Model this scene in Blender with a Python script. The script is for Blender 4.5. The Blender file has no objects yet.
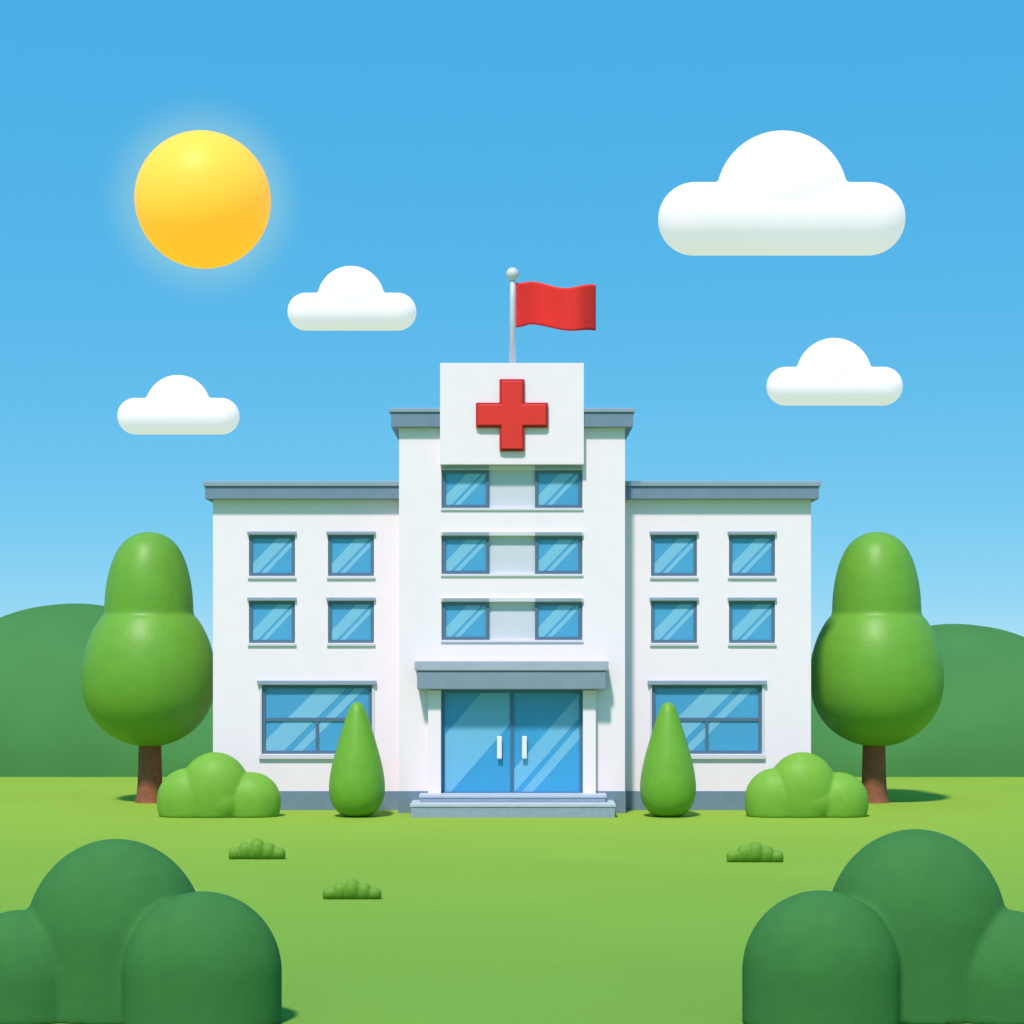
import bpy, math, bmesh, random
from mathutils import Vector
random.seed(4)
S=bpy.context.scene
F=2000.0; CH=6.4; HY=650.0; CD=80.0   # site survey scale: facade stands 80 m from the viewpoint, eye 6.4 m up
def X(u,d): return (u-512)*d/F
def Z(v,d): return CH+(HY-v)*d/F
def Y(d): return d-CD

# ---------------- materials
def new_mat(name):
    m=bpy.data.materials.new(name); m.use_nodes=True
    nt=m.node_tree; b=nt.nodes['Principled BSDF']; return m,nt,b
def surf(name,col,rough=.6,var=.06,scale=3.0,bump=.0,bscale=30,spec=.3,metal=0,emis=None,es=0,detail=4):
    m,nt,b=new_mat(name)
    tc=nt.nodes.new('ShaderNodeTexCoord')
    n=nt.nodes.new('ShaderNodeTexNoise'); n.inputs['Scale'].default_value=scale; n.inputs['Detail'].default_value=detail
    nt.links.new(tc.outputs['Object'],n.inputs['Vector'])
    r=nt.nodes.new('ShaderNodeValToRGB')
    r.color_ramp.elements[0].position=.3; r.color_ramp.elements[1].position=.7
    r.color_ramp.elements[0].color=[max(0,c*(1-var)) for c in col]+[1]
    r.color_ramp.elements[1].color=[min(1,c*(1+var)) for c in col]+[1]
    nt.links.new(n.outputs['Fac'],r.inputs['Fac']); nt.links.new(r.outputs['Color'],b.inputs['Base Color'])
    b.inputs['Roughness'].default_value=rough; b.inputs['Specular IOR Level'].default_value=spec
    b.inputs['Metallic'].default_value=metal
    if bump>0:
        n2=nt.nodes.new('ShaderNodeTexNoise'); n2.inputs['Scale'].default_value=bscale; n2.inputs['Detail'].default_value=3
        nt.links.new(tc.outputs['Object'],n2.inputs['Vector'])
        bp=nt.nodes.new('ShaderNodeBump'); bp.inputs['Strength'].default_value=bump; bp.inputs['Distance'].default_value=.05
        nt.links.new(n2.outputs['Fac'],bp.inputs['Height']); nt.links.new(bp.outputs['Normal'],b.inputs['Normal'])
    if emis:
        b.inputs['Emission Color'].default_value=(*emis,1); b.inputs['Emission Strength'].default_value=es
    return m
M={}
M['wall']=surf('white_render',(.87,.755,.83),.75,.012,1.2,.1,40,.15)
M['panel']=surf('grey_panel',(.58,.60,.70),.7,.02,2,.05,40,.2)
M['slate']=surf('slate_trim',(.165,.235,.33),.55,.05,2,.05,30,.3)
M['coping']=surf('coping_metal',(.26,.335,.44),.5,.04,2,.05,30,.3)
M['sill']=surf('light_sill',(.64,.62,.70),.6,.02,2,.0,30,.3)
M['frame']=surf('window_frame_paint',(.085,.155,.25),.45,.04,3,.0,30,.4)
M['dframe']=surf('door_frame_paint',(.06,.17,.32),.4,.04,3,.0,30,.4)
M['glass']=surf('blue_glass',(.07,.33,.60),.12,.06,.35,.0,30,.4)
M['glass_streak']=surf('glass_painted_streak',(.20,.48,.70),.3,.03,.35,.0,30,.4)  # lighter blue for reflection streaks painted onto the window panes
M['door']=surf('door_glass',(.05,.32,.62),.12,.06,.35,.0,30,.4)
M['door_streak']=surf('door_painted_streak',(.16,.45,.70),.3,.03,.35,.0,30,.4)  # paler blue, paints the reflection streaks on the door glass
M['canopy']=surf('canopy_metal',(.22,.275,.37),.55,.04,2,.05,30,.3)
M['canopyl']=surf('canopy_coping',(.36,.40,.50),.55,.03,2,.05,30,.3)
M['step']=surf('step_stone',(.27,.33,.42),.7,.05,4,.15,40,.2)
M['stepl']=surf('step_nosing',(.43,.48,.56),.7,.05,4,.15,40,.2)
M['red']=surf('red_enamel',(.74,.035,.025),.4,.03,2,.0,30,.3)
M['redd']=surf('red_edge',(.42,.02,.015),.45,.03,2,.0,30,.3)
M['flag']=surf('flag_cloth',(.74,.035,.03),.8,.03,3,.05,60,.1)
M['pole']=surf('pole_paint',(.60,.61,.66),.35,.03,3,.0,30,.5)
M['handle']=surf('door_handle_white',(.80,.78,.84),.3,.02,3,.0,30,.5)
M['crown']=surf('crown_foliage',(.135,.33,.03),.45,.05,1.6,.12,9,.3,detail=8)
M['cone']=surf('cone_foliage',(.14,.34,.028),.45,.05,2.5,.12,10,.3,detail=8)
M['bush']=surf('bush_foliage',(.17,.37,.04),.5,.05,2.5,.12,10,.2,detail=8)
M['dark']=surf('dark_shrub_foliage',(.045,.17,.045),.7,.05,2.5,.10,9,.06,detail=8)
M['hill']=surf('hill_grass',(.062,.20,.06),1,.04,.3,.12,2,.02,detail=8)
M['tuft']=surf('tuft_green',(.14,.29,.03),.6,.08,6,.2,20,.2)
M['bark']=surf('bark',(.25,.09,.05),.8,.14,4,.4,14,.15,detail=8)
M['cloud']=surf('cloud_vapour',(.50,.44,.47),1,.01,.1,.0,1,0,emis=(.86,.90,1),es=.58)  # glow added to the cloud colour keeps the undersides white
M['sun']=surf('sun_surface',(.55,.36,.05),.5,.02,.1,.0,1,.25,emis=(1,.42,.02),es=.84)
def grass_mat():
    m,nt,b=new_mat('lawn_grass')
    tc=nt.nodes.new('ShaderNodeTexCoord')
    def noise(s,dt):
        n=nt.nodes.new('ShaderNodeTexNoise'); n.inputs['Scale'].default_value=s; n.inputs['Detail'].default_value=dt
        nt.links.new(tc.outputs['Object'],n.inputs['Vector']); return n
    sp=nt.nodes.new('ShaderNodeSeparateXYZ'); nt.links.new(tc.outputs['Object'],sp.inputs[0])
    mr=nt.nodes.new('ShaderNodeMapRange'); mr.inputs['From Min'].default_value=-42; mr.inputs['From Max'].default_value=-4
    nt.links.new(sp.outputs['Y'],mr.inputs['Value'])
    mx=nt.nodes.new('ShaderNodeMix'); mx.data_type='RGBA'   # darker green in front, lighter and yellower towards the building
    mx.inputs[6].default_value=(.165,.325,.05,1); mx.inputs[7].default_value=(.25,.395,.05,1)
    nt.links.new(mr.outputs[0],mx.inputs[0])
    n=noise(.12,6); n2=noise(6,8)
    a=nt.nodes.new('ShaderNodeMath'); a.operation='ADD'; nt.links.new(n.outputs['Fac'],a.inputs[0]); nt.links.new(n2.outputs['Fac'],a.inputs[1])
    r=nt.nodes.new('ShaderNodeMapRange'); r.inputs['From Min'].default_value=.6; r.inputs['From Max'].default_value=1.4
    r.inputs['To Min'].default_value=.93; r.inputs['To Max'].default_value=1.07
    nt.links.new(a.outputs[0],r.inputs['Value'])
    vm=nt.nodes.new('ShaderNodeVectorMath'); vm.operation='SCALE'
    nt.links.new(mx.outputs[2],vm.inputs[0]); nt.links.new(r.outputs[0],vm.inputs['Scale'])
    nt.links.new(vm.outputs[0],b.inputs['Base Color'])
    b.inputs['Roughness'].default_value=.95; b.inputs['Specular IOR Level'].default_value=.03
    n3=noise(9,6); bp=nt.nodes.new('ShaderNodeBump'); bp.inputs['Strength'].default_value=.2; bp.inputs['Distance'].default_value=.05
    nt.links.new(n3.outputs['Fac'],bp.inputs['Height']); nt.links.new(bp.outputs['Normal'],b.inputs['Normal'])
    return m
M['grass']=grass_mat()

# ---------------- mesh helpers
def mesh_obj(name,verts,faces,mat,parent=None,smooth=False):
    me=bpy.data.meshes.new(name); me.from_pydata(verts,[],faces); me.update()
    bm=bmesh.new(); bm.from_mesh(me); bmesh.ops.recalc_face_normals(bm,faces=bm.faces); bm.to_mesh(me); bm.free()
    me.materials.append(mat)
    if smooth:
        for p in me.polygons: p.use_smooth=True
    o=bpy.data.objects.new(name,me); S.collection.objects.link(o)
    if parent: o.parent=parent
    return o
def empty(name,loc=(0,0,0)):
    e=bpy.data.objects.new(name,None); S.collection.objects.link(e); e.empty_display_size=.3
    return e
def box(name,x0,x1,y0,y1,z0,z1,mat,parent=None,bevel=0.0):
    v=[(x0,y0,z0),(x1,y0,z0),(x1,y1,z0),(x0,y1,z0),(x0,y0,z1),(x1,y0,z1),(x1,y1,z1),(x0,y1,z1)]
    f=[(0,1,5,4),(1,2,6,5),(2,3,7,6),(3,0,4,7),(4,5,6,7),(3,2,1,0)]
    o=mesh_obj(name,v,f,mat,parent)
    if bevel>0:
        b=o.modifiers.new('b','BEVEL'); b.width=bevel; b.segments=3
    return o
def fbox(name,u0,u1,v0,v1,d0,d1,mat,parent,bevel=0):
    return box(name,X(u0,d0),X(u1,d0),Y(d0),Y(d1),Z(v1,d0),Z(v0,d0),mat,parent,bevel)
def wall(name,x0,x1,z0,z1,y0,th,holes,dep,mat,parent):
    xs=sorted(set([x0,x1]+[h[0] for h in holes]+[h[1] for h in holes]))
    zs=sorted(set([z0,z1]+[h[2] for h in holes]+[h[3] for h in holes]))
    V=[];Fc=[]
    def q(a,b,c,d):
        i=len(V); V.extend([a,b,c,d]); Fc.append((i,i+1,i+2,i+3))
    for i in range(len(xs)-1):
        for j in range(len(zs)-1):
            cx=(xs[i]+xs[i+1])/2; cz=(zs[j]+zs[j+1])/2
            if any(h[0]<cx<h[1] and h[2]<cz<h[3] for h in holes): continue
            q((xs[i],y0,zs[j]),(xs[i+1],y0,zs[j]),(xs[i+1],y0,zs[j+1]),(xs[i],y0,zs[j+1]))
    for h in holes:
        a,b,c,d=h[:4]; yy=y0+dep
        q((a,y0,c),(a,y0,d),(a,yy,d),(a,yy,c)); q((b,y0,d),(b,y0,c),(b,yy,c),(b,yy,d))
        q((a,y0,d),(b,y0,d),(b,yy,d),(a,yy,d)); q((b,y0,c),(a,y0,c),(a,yy,c),(b,yy,c))
    ye=y0+th
    q((x0,y0,z0),(x0,y0,z1),(x0,ye,z1),(x0,ye,z0)); q((x1,y0,z1),(x1,y0,z0),(x1,ye,z0),(x1,ye,z1))
    q((x0,y0,z1),(x1,y0,z1),(x1,ye,z1),(x0,ye,z1))
    me=bpy.data.meshes.new(name); me.from_pydata(V,[],Fc); me.materials.append(mat)
    o=bpy.data.objects.new(name,me); S.collection.objects.link(o); o.parent=parent
    return o
def clip(poly,x0,x1,z0,z1):
    def cut(p,ins,inter):
        out=[]
        for i in range(len(p)):
            a=p[i-1]; b=p[i]
            if ins(b):
                if not ins(a): out.append(inter(a,b))
                out.append(b)
            elif ins(a): out.append(inter(a,b))
        return out
    def ix(c): return lambda a,b:(c,a[1]+(b[1]-a[1])*(c-a[0])/(b[0]-a[0]))
    def iz(c): return lambda a,b:(a[0]+(b[0]-a[0])*(c-a[1])/(b[1]-a[1]),c)
    for ins,it in ((lambda p:p[0]>=x0-1e-9,ix(x0)),(lambda p:p[0]<=x1+1e-9,ix(x1)),(lambda p:p[1]>=z0-1e-9,iz(z0)),(lambda p:p[1]<=z1+1e-9,iz(z1))):
        if len(poly)<3: return []
        poly=cut(poly,ins,it)
    return poly
def painted_reflection(name,x0,x1,z0,z1,y,strips,mat,parent,slope=1.0):  # flat diagonal strips that put glass reflections into the colour
    V=[];Fc=[]; w=x1-x0; h=z1-z0
    for (a,b) in strips:
        p=[(x0+a*w,z0),(x0+b*w,z0),(x0+b*w+h/slope,z1),(x0+a*w+h/slope,z1)]
        p=clip(p,x0,x1,z0,z1)
        if len(p)<3: continue
        i=len(V); V+= [(c[0],y,c[1]) for c in p]; Fc.append(tuple(range(i,i+len(p))))
    if V: mesh_obj(name,V,Fc,mat,parent)
def window(name,x0,x1,z0,z1,y,parent,kind='small'):
    t=.125; e=empty(name); e.parent=parent
    box('frame_top',x0,x1,y,y+.1,z1-t,z1,M['frame'],e); box('frame_bottom',x0,x1,y,y+.1,z0,z0+t,M['frame'],e)
    box('frame_left',x0,x0+t,y,y+.1,z0+t,z1-t,M['frame'],e); box('frame_right',x1-t,x1,y,y+.1,z0+t,z1-t,M['frame'],e)
    gx0,gx1,gz0,gz1=x0+t,x1-t,z0+t,z1-t
    mesh_obj('glass',[(gx0,y+.06,gz0),(gx1,y+.06,gz0),(gx1,y+.06,gz1),(gx0,y+.06,gz1)],[(0,1,2,3)],M['glass'],e)
    if kind=='small':
        painted_reflection('painted_reflection',gx0,gx1,gz0,gz1,y+.054,[(-.22,.14),(.22,.36)],M['glass_streak'],e,1.05)
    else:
        painted_reflection('painted_reflection',gx0,gx1,gz0,gz1,y+.054,[(-.10,.18),(.26,.36)],M['glass_streak'],e,1.0)
        zt=z0+(z1-z0)*.50
        box('transom',gx0,gx1,y+.01,y+.1,zt-.07,zt+.07,M['frame'],e)
        box('mullion',(x0+x1)/2-.065,(x0+x1)/2+.065,y+.015,y+.1,gz0,zt-.07,M['frame'],e)

# ---------------- hospital
H=empty('hospital_building')
DW=80.0; DC=78.5; DT=78.1
def wing(u0,u1,cols,bigs):
    side=-1 if u0<512 else 1
    x0,x1=X(u0,DW),X(u1,DW)
    holes=[];yw=Y(DW)
    for (a,b) in cols:
        for (t,bt) in ((535,576),(601,643)): holes.append((X(a,DW),X(b,DW),Z(bt,DW),Z(t,DW)))
    a,b=bigs; big=(X(a,DW),X(b,DW),Z(754,DW),Z(685,DW))
    zt=Z(494,DW)
    wall('wing_wall',x0,x1,0,zt,yw,.35,holes+[big],.16,M['wall'],H)
    box('wing_body',x0,x1,yw+.35,yw+14,0,zt,M['wall'],H)
    for h in holes:
        window('window',h[0]+.004,h[1]-.004,h[2]+.004,h[3]-.004,yw+.05,H)
        box('window_hood',h[0]-.06,h[1]+.06,yw-.12,yw+.02,h[3]+.01,h[3]+.14,M['coping'],H,.015)
        box('window_sill',h[0]-.05,h[1]+.05,yw-.08,yw+.02,h[2]-.12,h[2]-.01,M['sill'],H,.015)
    window('large_window',big[0]+.004,big[1]-.004,big[2]+.004,big[3]-.004,yw+.05,H,'big')
    box('window_hood',big[0]-.18,big[1]+.18,yw-.16,yw+.02,big[3]+.01,big[3]+.18,M['coping'],H,.015)
    box('window_sill',big[0]-.12,big[1]+.12,yw-.12,yw+.02,big[2]-.20,big[2]-.01,M['sill'],H,.015)
    for s,xx in ((-1,big[0]),(1,big[1])):
        xa,xb=(xx-.09,xx-.005) if s<0 else (xx+.005,xx+.09)
        box('window_jamb',xa,xb,yw-.05,yw+.02,big[2]-.005,big[3]+.005,M['sill'],H)
    p0,p1=(x0-.05,x1) if side<0 else (x0,x1+.05)
    box('plinth',p0,p1,yw-.06,yw+14.05,-.3,Z(791,DW),M['slate'],H,.01)
    do=DW-.4
    ru0,ru1=(205,u1+3) if side<0 else (u0-3,819)
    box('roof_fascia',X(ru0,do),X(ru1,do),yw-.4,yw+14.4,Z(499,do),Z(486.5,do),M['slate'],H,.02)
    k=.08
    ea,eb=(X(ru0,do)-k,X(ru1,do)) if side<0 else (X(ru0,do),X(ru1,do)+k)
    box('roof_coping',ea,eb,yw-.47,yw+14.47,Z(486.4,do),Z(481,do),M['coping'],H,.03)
wing(213,404,[(249,295),(328,374)],(262,372))
wing(620,811,[(651,697),(729,775)],(652,762))

yc=Y(DC)
cx0,cx1=X(399,DC),X(625,DC)
bands=[(470,508),(536,574),(602,640)]
holes=[(X(441.5,DC),X(582.5,DC),Z(b,DC),Z(a,DC)) for a,b in bands]
doorh=(X(441,DC),X(583,DC),Z(795,DC),Z(688,DC))
wall('centre_wall',cx0,cx1,0,Z(424,DC),yc,.45,holes+[doorh],.14,M['wall'],H)
box('centre_body',cx0,cx1,yc+.45,yc+15,0,Z(424,DC),M['wall'],H)
for (a,b),h in zip(bands,holes):
    box('band_panel',h[0],h[1],yc+.13,yc+.2,h[2],h[3],M['panel'],H)
    for (u0,u1) in ((442.5,489),(535,581.5)):
        window('window',X(u0,DC),X(u1,DC),h[2]+.004,h[3]-.004,yc+.025,H)
    box('band_hood',h[0]-.03,h[1]+.03,yc-.12,yc+.02,h[3]+.005,h[3]+.17,M['sill'],H,.015)
    for (u0,u1) in ((442.5,489),(535,581.5)):
        box('window_hood',X(u0,DC),X(u1,DC),yc-.15,yc-.121,h[3]+.03,h[3]+.14,M['coping'],H)
    box('band_sill',h[0]-.03,h[1]+.03,yc-.06,yc+.02,h[2]-.1,h[2]-.005,M['sill'],H,.015)
d=DC-.3
box('roof_fascia',X(391,d),X(633,d),Y(d),yc+15.3,Z(427,d),Z(412.5,d),M['slate'],H,.02)
box('roof_coping',X(389,d),X(635,d),Y(d)-.06,yc+15.4,Z(412.4,d),Z(408,d),M['coping'],H,.03)
fbox('sign_tower',440,584,363,464.5,DT,DT+4,M['wall'],H,.02)
for u0,u1 in ((398.4,428),(596,625.6)):
    box('plinth',X(u0,DC),X(u1,DC),yc-.06,yc+.3,-.3,Z(791,DC),M['slate'],H,.01)
dp=DC-.35
for u0,u1 in ((428,441),(583,596)):
    fbox('entrance_pilaster',u0,u1,690,796,dp,DC-.001,M['wall'],H,.02)
dk=DC-.9
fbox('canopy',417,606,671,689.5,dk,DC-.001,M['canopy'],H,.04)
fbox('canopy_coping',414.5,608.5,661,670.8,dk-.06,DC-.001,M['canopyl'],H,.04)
yd=yc+.13
a,b,z0,z1=doorh
mx=(a+b)/2; t=.14
D=empty('entrance_door'); D.parent=H
box('head',a,b,yd-.06,yd+.2,z1-.2,z1,M['dframe'],D); box('threshold',a,b,yd-.06,yd+.2,z0,z0+.12,M['dframe'],D)
for xx0,xx1 in ((a,a+t),(b-t,b),(mx-t*.5,mx-.01),(mx+.01,mx+t*.5)):
    box('stile',xx0,xx1,yd-.06,yd+.2,z0+.12,z1-.2,M['dframe'],D)
box('meeting_gap',mx-.01,mx+.01,yd-.03,yd+.2,z0+.12,z1-.2,M['frame'],D)
for k,(g0,g1) in enumerate(((a+t,mx-t*.5),(mx+t*.5,b-t))):
    zz0,zz1=z0+.12,z1-.2
    mesh_obj('door_glass',[(g0,yd,zz0),(g1,yd,zz0),(g1,yd,zz1),(g0,yd,zz1)],[(0,1,2,3)],M['door'],D)
    painted_reflection('painted_reflection',g0,g1,zz0,zz1,yd-.006,([(-.75,.10)] if k==0 else [(-.30,.02),(.12,.30)]),M['door_streak'],D,1.15)
for u in (499.5,524.5):
    xh=X(u,DC); 
    box('handle',xh-.10,xh+.10,yd-.2,yd-.1,Z(759,DC),Z(736,DC),M['handle'],D,.045)
    box('handle_mount',xh-.04,xh+.04,yd-.12,yd-.0,Z(742,DC),Z(740,DC),M['handle'],D)
    box('handle_mount',xh-.04,xh+.04,yd-.12,yd-.0,Z(755,DC),Z(753,DC),M['handle'],D)
St=empty('entrance_steps'); St.parent=H
ds=76.3
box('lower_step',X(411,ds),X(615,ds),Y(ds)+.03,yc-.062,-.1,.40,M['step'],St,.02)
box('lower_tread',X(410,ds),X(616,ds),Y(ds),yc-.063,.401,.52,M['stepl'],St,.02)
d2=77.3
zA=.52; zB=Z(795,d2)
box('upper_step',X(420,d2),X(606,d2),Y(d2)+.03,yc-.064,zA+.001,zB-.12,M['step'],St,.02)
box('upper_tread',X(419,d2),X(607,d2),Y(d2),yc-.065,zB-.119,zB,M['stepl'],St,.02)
box('landing',X(429,DC),X(595,DC),yc-.06,yc-.002,0,zB-.002,M['stepl'],St)
def cross_mesh(name,cx,cz,a,w,y0,y1,mat,parent,bev):
    pts=[(-w,a),(w,a),(w,w),(a,w),(a,-w),(w,-w),(w,-a),(-w,-a),(-w,-w),(-a,-w),(-a,w),(-w,w)]
    V=[(cx+p[0],y0,cz+p[1]) for p in pts]+[(cx+p[0],y1,cz+p[1]) for p in pts]
    n=12; Fc=[tuple(range(n)),tuple(range(2*n-1,n-1,-1))]+[(i,(i+1)%n,(i+1)%n+n,i+n) for i in range(n)]
    o=mesh_obj(name,V,Fc,mat,parent)
    m=o.modifiers.new('b','BEVEL'); m.width=bev; m.segments=3
    return o
yt=Y(DT); cx=X(512,DT); cz=Z(415.5,DT); s=DT/F
C=empty('red_cross'); C.parent=H
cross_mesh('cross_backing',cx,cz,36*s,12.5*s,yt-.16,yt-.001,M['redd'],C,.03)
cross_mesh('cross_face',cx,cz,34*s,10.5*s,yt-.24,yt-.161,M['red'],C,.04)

# ---------------- round things
def lathe(name,prof,cx,cy,mat,parent=None,seg=64,sub=3):
    pts=[Vector((r,0,z)) for r,z in prof]
    out=[]
    for i in range(len(pts)-1):
        p0=pts[max(i-1,0)];p1=pts[i];p2=pts[i+1];p3=pts[min(i+2,len(pts)-1)]
        for k in range(sub):
            t=k/sub
            q=.5*((2*p1)+(-p0+p2)*t+(2*p0-5*p1+4*p2-p3)*t*t+(-p0+3*p1-3*p2+p3)*t**3)
            out.append((max(q.x,0.0),q.z))
    out.append((pts[-1].x,pts[-1].z))
    V=[];Fc=[]
    out=out[1:-1]
    V.append((cx,cy,prof[0][1]))
    for r,z in out:
        for j in range(seg):
            a=2*math.pi*j/seg; V.append((cx+r*math.cos(a),cy+r*math.sin(a),z))
    V.append((cx,cy,prof[-1][1]))
    for j in range(seg): Fc.append((0,1+j,1+(j+1)%seg))
    for i in range(len(out)-1):
        for j in range(seg):
            a=1+i*seg+j;b=1+i*seg+(j+1)%seg
            Fc.append((a,b,b+seg,a+seg))
    L=1+(len(out)-1)*seg; E=len(V)-1
    for j in range(seg): Fc.append((E,L+(j+1)%seg,L+j))
    return mesh_obj(name,V,Fc,mat,parent,True)
FP=empty('flag'); FP.parent=None
df=79.6; fx=X(512.5,df); fy=Y(df); sf=df/F
lathe('pole',[(0,Z(278,df)),(.09,Z(278.2,df)),(.11,Z(300,df)),(.14,Z(366,df)),(0,Z(366.2,df))],fx,fy,M['pole'],FP,24,1)
bz=Z(274,df); rr=6.5*sf
lathe('finial',[(rr*math.sin(math.pi*i/14),bz+rr*math.cos(math.pi*i/14)) for i in range(15)],fx,fy,M['pole'],FP,32,1)
V=[];Fc=[];nu,nv=60,16
def lerp(pts,u):
    for i in range(len(pts)-1):
        if u<=pts[i+1][0]:
            t=(u-pts[i][0])/(pts[i+1][0]-pts[i][0]); t=t*t*(3-2*t)
            return pts[i][1]+(pts[i+1][1]-pts[i][1])*t
    return pts[-1][1]
for i in range(nu+1):
    u=516+80*i/nu
    top=lerp([(516,283),(533,280.5),(568,289.5),(596,284)],u); bot=lerp([(516,327.5),(533,323.5),(572,332.5),(596,330)],u)
    for j in range(nv+1):
        v=top+(bot-top)*j/nv
        V.append((X(u,df),fy+.5*math.sin((u-516)/80*2*math.pi*1.05)*((u-516)/80)**.5,Z(v,df)))
for i in range(nu):
    for j in range(nv):
        a=i*(nv+1)+j; Fc.append((a,a+1,a+nv+2,a+nv+1))
fl=mesh_obj('flag_cloth',V,Fc,M['flag'],FP,True)
so=fl.modifiers.new('s','SOLIDIFY'); so.thickness=.03

crown=[(0,532),(9,533),(20,538),(29,547),(36,561),(40.5,577),(43,593),(43.8,605),(44.5,614),(49,620),(55,630),(60.5,643),(64.5,659),(66,676),(65,692),(61,707),(53,721),(41,733),(26,741.5),(12,745.5),(0,746)]
dtree=84.0
def tree(u,ut):
    T=empty('round_tree'); s=dtree/F
    lathe('crown',[(r*s,Z(v,dtree)) for r,v in crown],X(u,dtree),Y(dtree),M['crown'],T,96,4)
    lathe('trunk',[(0,Z(725,dtree)),(.42,Z(726,dtree)),(.47,Z(745,dtree)),(.50,1.2),(.54,.45),(.62,.02),(.66,-.15),(0,-.2)],X(ut,dtree),Y(dtree),M['bark'],T,32,2)
    for a,l in ((-.6,1.5),(.7,1.4)):
        V=[];Fc=[]
        p0=Vector((X(ut,dtree),Y(dtree),Z(748,dtree))); p1=p0+Vector((math.sin(a)*l*1.3,.1,l*1.2))
        for k in range(5):
            t=k/4; c=p0.lerp(p1,t); r=.22*(1-t)+.08
            for j in range(12):
                an=j*math.pi/6; V.append((c.x+r*math.cos(an),c.y+r*math.sin(an),c.z))
        for k in range(4):
            for j in range(12): Fc.append((k*12+j,k*12+(j+1)%12,(k+1)*12+(j+1)%12,(k+1)*12+j))
        mesh_obj('limb',V,Fc,M['bark'],T,True)
tree(149,150); tree(876.5,874)
cone=[(0,703),(3,703.8),(6.5,707),(10,715),(15,730),(19.5,745),(23.7,760),(26.8,775),(28,788),(26.8,799),(23,808),(16.5,814.5),(8,817.8),(0,818.4)]
dco=76.9
for u in (357,668):
    o=lathe('conical_shrub',[(r*dco/F,Z(v,dco)-Z(818,dco)) for r,v in cone],0,0,M['cone'],None,72,4)
    o.location=(X(u,dco),Y(dco),Z(816.6,dco)-.02)

def blob(name,parts,mat,voxel,zmin=None,smooth=8,dome=1.0):
    bm=bmesh.new()
    for (c,r) in parts:
        g=bmesh.ops.create_uvsphere(bm,u_segments=64,v_segments=48,radius=1)
        for v in g['verts']:
            x,y,z=v.co
            if z<0:
                rad=math.hypot(x,y)
                if rad>.05:
                    tgt=rad+(min(1.0,rad*6)-rad)*dome      # sides drop almost straight to the ground
                    x*=tgt/rad; y*=tgt/rad
            v.co=Vector((x*r[0]+c[0],y*r[1]+c[1],z*r[2]+c[2]))
    if zmin is not None:
        for v in bm.verts:
            if v.co.z<zmin: v.co.z=zmin+(v.co.z-zmin)*.05
    me=bpy.data.meshes.new(name); bm.to_mesh(me); bm.free(); me.materials.append(mat)
    for p in me.polygons: p.use_smooth=True
    o=bpy.data.objects.new(name,me); S.collection.objects.link(o)
    r=o.modifiers.new('r','REMESH'); r.mode='VOXEL'; r.voxel_size=voxel; r.use_smooth_shade=True
    sm=o.modifiers.new('s','SMOOTH'); sm.iterations=smooth; sm.factor=.5
    return o
db=77.0
def pblob(name,items,d,mat,voxel,zmin,smooth,dy=.8,shift=0,dome=1.0):
    s=d/F; parts=[]
    for it in items:
        u,v,ru,rv=it[:4]; u+=shift; off=it[4] if len(it)>4 else 0
        parts.append(((X(u,d),Y(d)+off,Z(v,d)),(ru*s,ru*s*dy,rv*s)))
    return blob(name,parts,mat,voxel,zmin,smooth,dome)
for o in (0,587.5):
    pblob('round_bush',[(188,800,31,32,0),(215,790,35,38,0),(251,801,30,29,0),(219,800,34,20,0)],db,M['bush'],.05,.0,10,.75,o,.5)
dcl=300
def cloud(u0,u1,ybot,ptop,cu,cv,cr):
    s=dcl/F; r=(ybot-ptop)/2; vm=(ybot+ptop)/2
    bm=bmesh.new()
    def ell(u,v,ru,rv,ry,low=None):
        g=bmesh.ops.create_uvsphere(bm,u_segments=64,v_segments=40,radius=1)
        for w in g['verts']:
            k=rv if (low is None or w.co.z>0) else low
            w.co=Vector((w.co.x*ru*s+X(u,dcl),w.co.y*ry*s+Y(dcl),w.co.z*k*s+Z(v,dcl)))
    ell(u0+r,vm,r,r,r); ell(u1-r,vm,r,r,r); ell(cu,cv,cr,cr,r*1.0,ybot-cv-6)
    g=bmesh.ops.create_cone(bm,segments=64,radius1=1,radius2=1,depth=1,cap_ends=True)
    L=(u1-u0-2*r)
    for w in g['verts']:
        c=w.co.copy(); w.co=Vector((c.z*L*s+X((u0+u1)/2,dcl),c.y*r*s+Y(dcl),c.x*r*s+Z(vm,dcl)))
    me=bpy.data.meshes.new('cloud'); bm.to_mesh(me); bm.free(); me.materials.append(M['cloud'])
    o=bpy.data.objects.new('cloud',me); S.collection.objects.link(o)
    rm=o.modifiers.new('r','REMESH'); rm.mode='VOXEL'; rm.voxel_size=.22 if u1-u0>200 else .13; rm.use_smooth_shade=True
    sm=o.modifiers.new('s','SMOOTH'); sm.iterations=16 if u1-u0>200 else 12; sm.factor=.5
cloud(658,905,255,183,782,197,66)
cloud(287.5,416.5,330.5,293,351,300,34)
cloud(117.5,239.5,434.5,398,178,408,33)
cloud(766.5,902.5,405.5,367,834,376,38)
dsu=420; ss=dsu/F
so=lathe('sun',[(67.5*ss*math.sin(math.pi*i/48),67.5*ss*math.cos(math.pi*i/48)) for i in range(49)],0,0,M['sun'],None,96,1)
so.location=(X(203,dsu),Y(dsu),Z(200,dsu))

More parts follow.
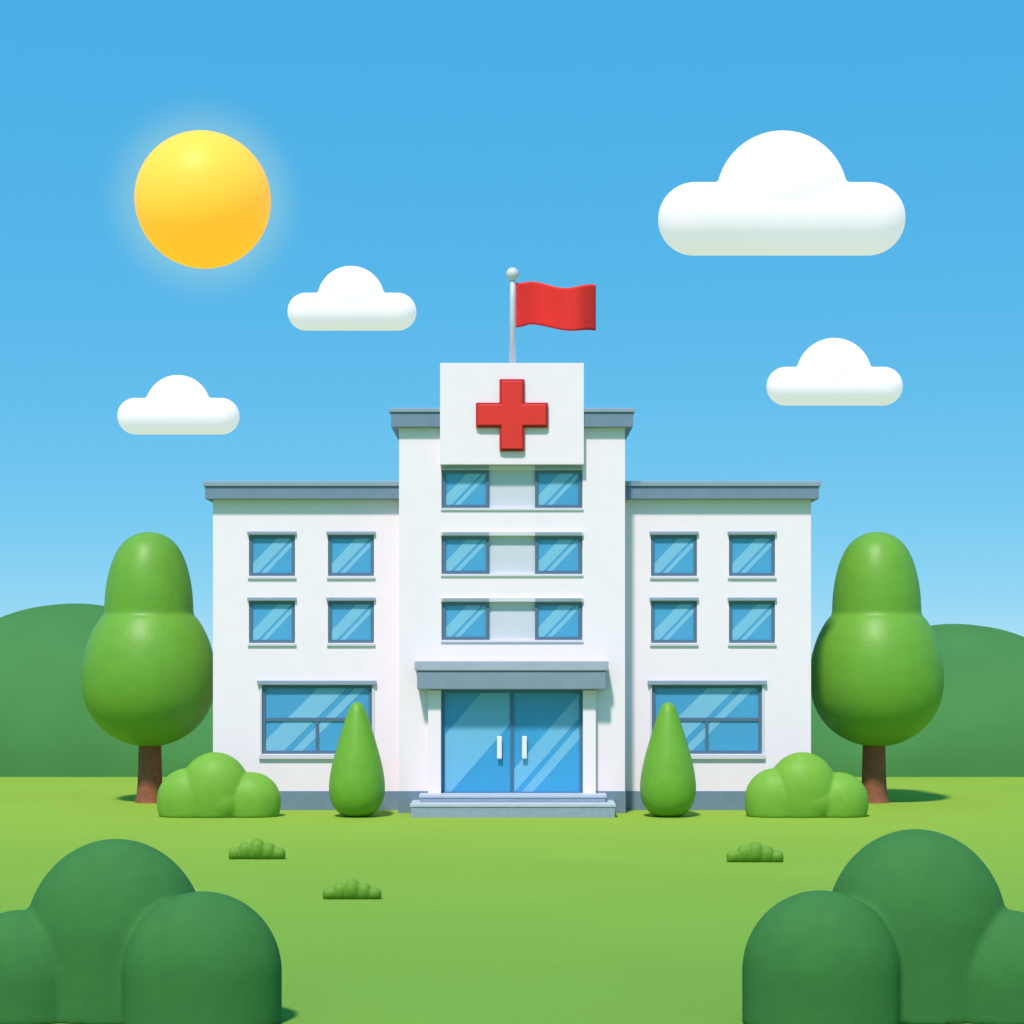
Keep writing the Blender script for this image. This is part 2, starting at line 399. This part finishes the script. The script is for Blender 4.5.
dfs=34.5
pblob('dark_shrub',[(107,945,92,102,.75),(204,970,79,80,-.2),(15,985,70,72,.4)],dfs,M['dark'],.06,0,3,.7)
pblob('dark_shrub',[(925,935,92,102,.75),(819,969,78,80,-.2),(1012,985,70,72,.4)],dfs,M['dark'],.06,0,3,.7)
def tuft(u,vb,w):
    d=CH*F/(vb-HY); s=d/F
    bm=bmesh.new(); k=w/56
    for (du,h,ru) in ((-22,12,6.5),(-12,17,7),(0,21,8),(12,17,7),(22,12,6.5)):
        g=bmesh.ops.create_uvsphere(bm,u_segments=24,v_segments=18,radius=1)
        for v in g['verts']:
            zz=v.co.z; x=v.co.x
            if zz>0:
                z=zz*h*.45*s+h*.55*s; x=x*ru*k*s
            else: z=max((1+zz)*h*.55*s,-.02); x=v.co.x*ru*k*s
            if zz<=0: x=x/max(math.sqrt(max(1-zz*zz,1e-4)),.3)
            v.co=Vector((x+du*k*s,v.co.y*ru*s,z))
    me=bpy.data.meshes.new('grass_tuft'); bm.to_mesh(me); bm.free(); me.materials.append(M['tuft'])
    for p in me.polygons: p.use_smooth=True
    o=bpy.data.objects.new('grass_tuft',me); S.collection.objects.link(o); o.location=(X(u,d),Y(d),-.01)
    rm=o.modifiers.new('r','REMESH'); rm.mode='VOXEL'; rm.voxel_size=.03; rm.use_smooth_shade=True
    sm=o.modifiers.new('s','SMOOTH'); sm.iterations=3
tuft(257,859,56); tuft(352,899,58); tuft(755,862,56)

V=[];Fc=[]
humps=[(-24.7,9.05,9.6),(25.0,7.9,8.6),(-40,7.2,10.5),(39,8.2,10),(-9,6.8,12),(9,6.5,12),(-58,9,14),(57,7.6,13),(-82,8,16),(80,8.5,16),(-110,9,20),(108,8,20)]
def HH(x):
    h=3.0
    for c,a,w in humps:
        t=abs(x-c)/w
        if t<1: h=max(h,a*math.sqrt(1-t*t))
    return h
nx=900;ny=24
for i in range(nx+1):
    x=-130+260*i/nx; h=HH(x)
    for j in range(ny+1):
        t=math.pi*j/ny
        V.append((x,33-12.2*math.cos(t),h*math.sin(t)-.02))
for i in range(nx):
    for j in range(ny):
        a=i*(ny+1)+j; Fc.append((a,a+ny+1,a+ny+2,a+1))
mesh_obj('hills',V,Fc,M['hill'],None,True)
g=mesh_obj('lawn_ground',[(-2500,-300,0),(2500,-300,0),(2500,4000,0),(-2500,4000,0)],[(0,1,2,3)],M['grass'])

# ---------------- light
el=56; az=196
sd=bpy.data.lights.new('sun_light','SUN'); sd.energy=4.3; sd.angle=math.radians(5); sd.color=(1,.89,.83)
sl=bpy.data.objects.new('sun_light',sd); S.collection.objects.link(sl)
ce=math.cos(math.radians(el))
sdir=Vector((math.sin(math.radians(az))*ce,math.cos(math.radians(az))*ce,math.sin(math.radians(el))))
sl.rotation_euler=sdir.to_track_quat('Z','Y').to_euler()
w=bpy.data.worlds.new('World'); S.world=w; w.use_nodes=True; nt=w.node_tree
bg=nt.nodes['Background']
sky=nt.nodes.new('ShaderNodeTexSky'); sky.sky_type='NISHITA'; sky.sun_disc=False
sky.sun_elevation=math.radians(el); sky.sun_rotation=math.radians(az); sky.air_density=1.0; sky.dust_density=.2; sky.ozone_density=2.0
tc=nt.nodes.new('ShaderNodeTexCoord'); mp=nt.nodes.new('ShaderNodeMapping'); mp.vector_type='POINT'
mp.inputs['Scale'].default_value=(1,1,2.2); mp.inputs['Location'].default_value=(0,0,.085)
nm=nt.nodes.new('ShaderNodeVectorMath'); nm.operation='NORMALIZE'
nt.links.new(tc.outputs['Generated'],mp.inputs['Vector']); nt.links.new(mp.outputs['Vector'],nm.inputs[0]); nt.links.new(nm.outputs[0],sky.inputs['Vector'])
sc=nt.nodes.new('ShaderNodeSeparateColor'); nt.links.new(sky.outputs['Color'],sc.inputs[0])
cc=nt.nodes.new('ShaderNodeCombineColor')
K=.12
for i,(a,g) in enumerate(((.70,1.0),(.80,.363),(.935,.15))):
    m0=nt.nodes.new('ShaderNodeMath'); m0.operation='MULTIPLY'; m0.inputs[1].default_value=K
    m1=nt.nodes.new('ShaderNodeMath'); m1.operation='POWER'; m1.inputs[1].default_value=g
    m2=nt.nodes.new('ShaderNodeMath'); m2.operation='MULTIPLY'; m2.inputs[1].default_value=a/K
    nt.links.new(sc.outputs[i],m0.inputs[0]); nt.links.new(m0.outputs[0],m1.inputs[0]); nt.links.new(m1.outputs[0],m2.inputs[0]); nt.links.new(m2.outputs[0],cc.inputs[i])
# aureole around the sun ball
sv=Vector((-309,2000,450)).normalized()
n0=nt.nodes.new('ShaderNodeVectorMath'); n0.operation='NORMALIZE'; nt.links.new(tc.outputs['Generated'],n0.inputs[0])
ds_=nt.nodes.new('ShaderNodeVectorMath'); ds_.operation='DISTANCE'; ds_.inputs[1].default_value=sv; nt.links.new(n0.outputs[0],ds_.inputs[0])
mr=nt.nodes.new('ShaderNodeMapRange'); mr.interpolation_type='SMOOTHSTEP'
mr.inputs['From Min'].default_value=.022; mr.inputs['From Max'].default_value=.052; mr.inputs['To Min'].default_value=.55; mr.inputs['To Max'].default_value=0
nt.links.new(ds_.outputs['Value'],mr.inputs['Value'])
mg=nt.nodes.new('ShaderNodeMix'); mg.data_type='RGBA'; mg.inputs[7].default_value=(.38/K,.70/K,.72/K,1)
nt.links.new(mr.outputs[0],mg.inputs[0]); nt.links.new(cc.outputs[0],mg.inputs[6]); nt.links.new(mg.outputs[2],bg.inputs['Color'])
bg.inputs['Strength'].default_value=K
# camera
cd=bpy.data.cameras.new('camera'); cam=bpy.data.objects.new('camera',cd); S.collection.objects.link(cam)
cam.location=(0,-CD,CH); cam.rotation_euler=(math.radians(90),0,0)
cd.sensor_width=36; cd.lens=36*F/1024; cd.shift_y=(HY-512)/1024; cd.clip_end=6000; cd.clip_start=.5
S.camera=cam
S.view_settings.view_transform='Standard'; S.view_settings.look='None'; S.view_settings.exposure=0
